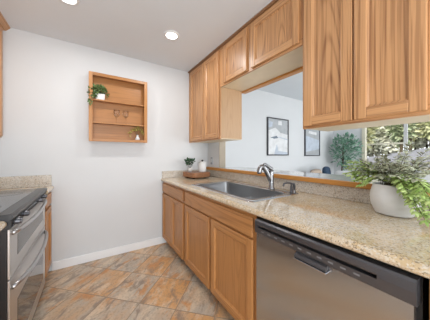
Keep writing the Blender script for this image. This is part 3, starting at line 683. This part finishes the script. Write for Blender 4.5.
picture('large_picture', 2.965, 3.62, 1.229, 2.0, [(gr, ((0, .66), (.35, .76), (.62, .62), (1, .58), (1, 1), (0, 1))), (pb, ((0, .74), (.2, .78), (.22, .9), (0, .95))), (wh, ((.5, .84), (.68, .84), (.68, .96), (.5, .96))), (dk, ((.1, .47), (.42, .53), (.5, .47), (.3, .44))), (pb, ((.48, .49), (1, .42), (1, .45), (.5, .51))), (pb, ((.3, .02), (.42, .3), (.5, .1), (1, .06), (1, 0), (.3, 0)))], wh, 'framed abstract grey white and blue print nearest the pass-through jamb')
picture('companion_picture', 4.23, 4.86, 1.213, 2.0, [(pb, ((0, .1), (1, .2), (1, .5), (0, .62))), (wh, ((.2, .7), (.8, .66), (.8, .75), (.25, .78)))], gr, 'framed plain grey print partly hidden by the big upper cabinet')
# sofa along the back wall
sofa_m = plain('grey_sofa_fabric', (.36, .34, .32), .9, noise=.08, nscale=60)
t = thing('sofa', 'grey-brown sofa against the living room back wall', 'sofa', (4.0, 2.2, 0))
bm = B(); box(bm, 2.9, 4.62, 1.78, 2.66, .1, .42, .03); obj('base', bm, sofa_m, t)
bm = B(); box(bm, 2.9, 4.62, 2.42, 2.66, .4, .80, .06, seg=4); obj('backrest', bm, sofa_m, t)
for a, b in ((2.89, 3.09), (4.43, 4.63)): bm = B(); box(bm, a, b, 1.78, 2.64, .3, .64, .05, seg=4); obj('arm', bm, sofa_m, t)
for a, b in ((3.095, 3.755), (3.765, 4.425)): bm = B(); box(bm, a, b, 1.79, 2.41, .421, .54, .04, seg=4); obj('seat_cushion', bm, sofa_m, t)
for x in (2.97, 4.55):
    for y in (1.84, 2.6): bm = B(); box(bm, x-.025, x+.025, y-.025, y+.025, .0045, .0995); obj('leg', bm, frame_m, t)
def pillow(name, label, cx, cy, cz, w_, d_, h_, rot, tilt, mat):
    t = B(); n = 10
    for sgn in (1, -1):
        G = [[t.verts.new((w_*(a/n-.5)*(1-.10*abs(2*b/n-1)**2), sgn*d_*.5*max(0, (1-(2*a/n-1)**4)*(1-(2*b/n-1)**4))**.5, h_*(b/n-.5)*(1-.10*abs(2*a/n-1)**2))) for b in range(n+1)] for a in range(n+1)]
        for a in range(n):
            for b in range(n): t.faces.new((G[a][b], G[a+1][b], G[a+1][b+1], G[a][b+1]))
    bmesh.ops.remove_doubles(t, verts=t.verts[:], dist=1e-5)
    M = Matrix.Translation((cx, cy, cz)) @ Matrix.Rotation(rot, 4, 'Z') @ Matrix.Rotation(tilt, 4, 'X')
    e = thing(name, label, 'pillow', (cx, cy, cz)); bmesh.ops.transform(t, matrix=M, verts=t.verts[:]); obj('cover', t, mat, e, True)
pillow('throw_pillow', 'tan throw pillow on the grey sofa in the living room', 4.10, 2.325, .745, .42, .12, .38, 0, -.12, plain('tan_fabric', (.42, .33, .26), .9, noise=.1, nscale=70))
pillow('navy_pillow', 'dark navy pillow at the sofa end beside the white armchair', 4.52, 2.33, .82, .26, .11, .32, 0, -.1, plain('navy_fabric', (.025, .05, .09), .9, noise=.2, nscale=70))
# white armchair by the window
ac = plain('white_upholstery', (.74, .75, .76), .85, noise=.04, nscale=60)
t = thing('armchair', 'white upholstered armchair back seen over the ledge between navy pillow and fern', 'chair', (4.9, 1.95, 0))
bm = B(); box(bm, 4.80, 5.16, 1.78, 2.10, .14, .42, .04, seg=3); obj('seat', bm, ac, t)
bm = B(); box(bm, 4.66, 4.795, 1.70, 2.23, .14, .885, .05, seg=4); obj('backrest', bm, ac, t)
for a, b in ((1.67, 1.775), (2.105, 2.21)): bm = B(); box(bm, 4.80, 5.14, a, b, .14, .60, .03, seg=3); obj('arm', bm, ac, t)
for x in (4.72, 5.1):
    for y in (1.76, 2.16): bm = B(); box(bm, x-.02, x+.02, y-.02, y+.02, .0045, .139); obj('leg', bm, frame_m, t)
# potted tree in the corner
t = thing('potted_tree', 'bushy blue-green potted tree in the living room corner by the window', 'plant', (5.37, 2.40, .0045))
bm = B(); lathe(bm, [(0, .0045), (.12, .0045), (.15, .33), (.14, .33), (.135, .29), (0, .29)], 5.37, 2.40, 32); obj('pot', bm, white_ceramic, t, True)
bm = B(); tube(bm, curve_pts([(5.37, 2.40, .27), (5.35, 2.40, .7), (5.37, 2.36, 1.2), (5.33, 2.33, 1.6)], 6), .018, 8)
for k in range(9):
    a = k*2.4; zz = .85+.08*k; tube(bm, [(5.35, 2.37, zz), (5.33+.10*math.cos(a), 2.34+.12*math.sin(a), zz+.12), (5.30+.18*math.cos(a), 2.30+.2*math.sin(a), zz+.2)], .006, 5)
obj('trunk', bm, stem_m, t)
bm = B(); blob(bm, (5.27, 2.26, 1.33), .40, 560, .085, .045, (.55, .82, 1.08), 31); obj('foliage', bm, leaf_tree, t, recalc=False)

# ---------------------------------------------------------------- outside the window
hill = B(); nx, ny = 22, 30
def hz(x, y):
    k = max(0, min(1, (x-6.6)/6.0)); k = k*k*(3-2*k)
    return -.45+k*(2.1-.20*(y-1.5))+.06*max(0, x-12.6)
hv = [[hill.verts.new((5.8+i*1.1, -14+j*1.2, hz(5.8+i*1.1, -14+j*1.2))) for j in range(ny)] for i in range(nx)]
for i in range(nx-1):
    for j in range(ny-1): hill.faces.new((hv[i][j], hv[i+1][j], hv[i+1][j+1], hv[i][j+1]))
struct('ground_outside', hill, plain('pale_hillside', (.16, .157, .17), .95, noise=.15, nscale=1.5), smooth=True)
def yard_tree(x, y, h, rad, seed, mat, label):
    zb = hz(x, y)-.1
    t = thing('yard_tree', label, 'tree', (x, y, zb), 'trees outside the window')
    bm = B(); r = random.Random(seed); tube(bm, curve_pts([(x, y, zb), (x+.05, y-.03, zb+h*.5), (x+r.uniform(-.1, .1), y+r.uniform(-.1, .1), zb+h)], 5), .09, 8); obj('trunk', bm, stem_m, t)
    bm = B(); blob(bm, (x, y, zb+h*.58), rad, 700, .34, .2, (.9, .95, h*.42/rad), seed); obj('crown', bm, mat, t, recalc=False)
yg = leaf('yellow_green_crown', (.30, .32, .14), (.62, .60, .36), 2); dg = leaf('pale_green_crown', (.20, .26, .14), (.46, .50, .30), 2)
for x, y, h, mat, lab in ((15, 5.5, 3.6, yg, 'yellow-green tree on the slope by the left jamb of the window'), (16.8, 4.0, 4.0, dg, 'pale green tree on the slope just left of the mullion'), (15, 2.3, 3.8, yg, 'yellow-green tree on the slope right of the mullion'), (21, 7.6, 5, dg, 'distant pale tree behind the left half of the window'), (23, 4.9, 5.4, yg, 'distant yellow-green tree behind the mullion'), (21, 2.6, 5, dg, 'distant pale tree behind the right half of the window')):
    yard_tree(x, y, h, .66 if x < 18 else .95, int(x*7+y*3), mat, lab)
def shrub(x, y, r_, seed, label):
    zb = hz(x, y)-.05
    t = thing('shrub', label, 'shrub', (x, y, zb), 'shrubs below the window')
    bm = B(); tube(bm, [(x, y, zb), (x, y, zb+r_)], .03, 6); obj('stem', bm, stem_m, t)
    bm = B(); blob(bm, (x, y, zb+r_*.9), r_, 260, .16, .08, (1, 1, 1.1), seed); obj('foliage', bm, dg, t, recalc=False)
shrub(7.2, 2.1, .6, 51, 'pale shrub outside the left window pane'); shrub(7.3, .5, .6, 52, 'pale shrub outside the right window pane')

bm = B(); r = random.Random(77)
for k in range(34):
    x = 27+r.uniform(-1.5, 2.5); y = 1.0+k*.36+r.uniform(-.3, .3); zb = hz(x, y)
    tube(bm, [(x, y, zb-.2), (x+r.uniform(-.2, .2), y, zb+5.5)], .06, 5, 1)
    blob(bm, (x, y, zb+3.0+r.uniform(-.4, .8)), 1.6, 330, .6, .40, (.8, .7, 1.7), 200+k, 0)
wd = obj('woodland', bm, [leaf('overexposed_woodland', (.68, .69, .54), (.88, .87, .74), 1.2), stem_m], None, recalc=False)  # leaves coloured pale to stand in for overexposed daylight
wd['kind'] = 'stuff'; tag(wd, 'green woodland in overexposed pale tones filling the view far beyond the window', 'woods')
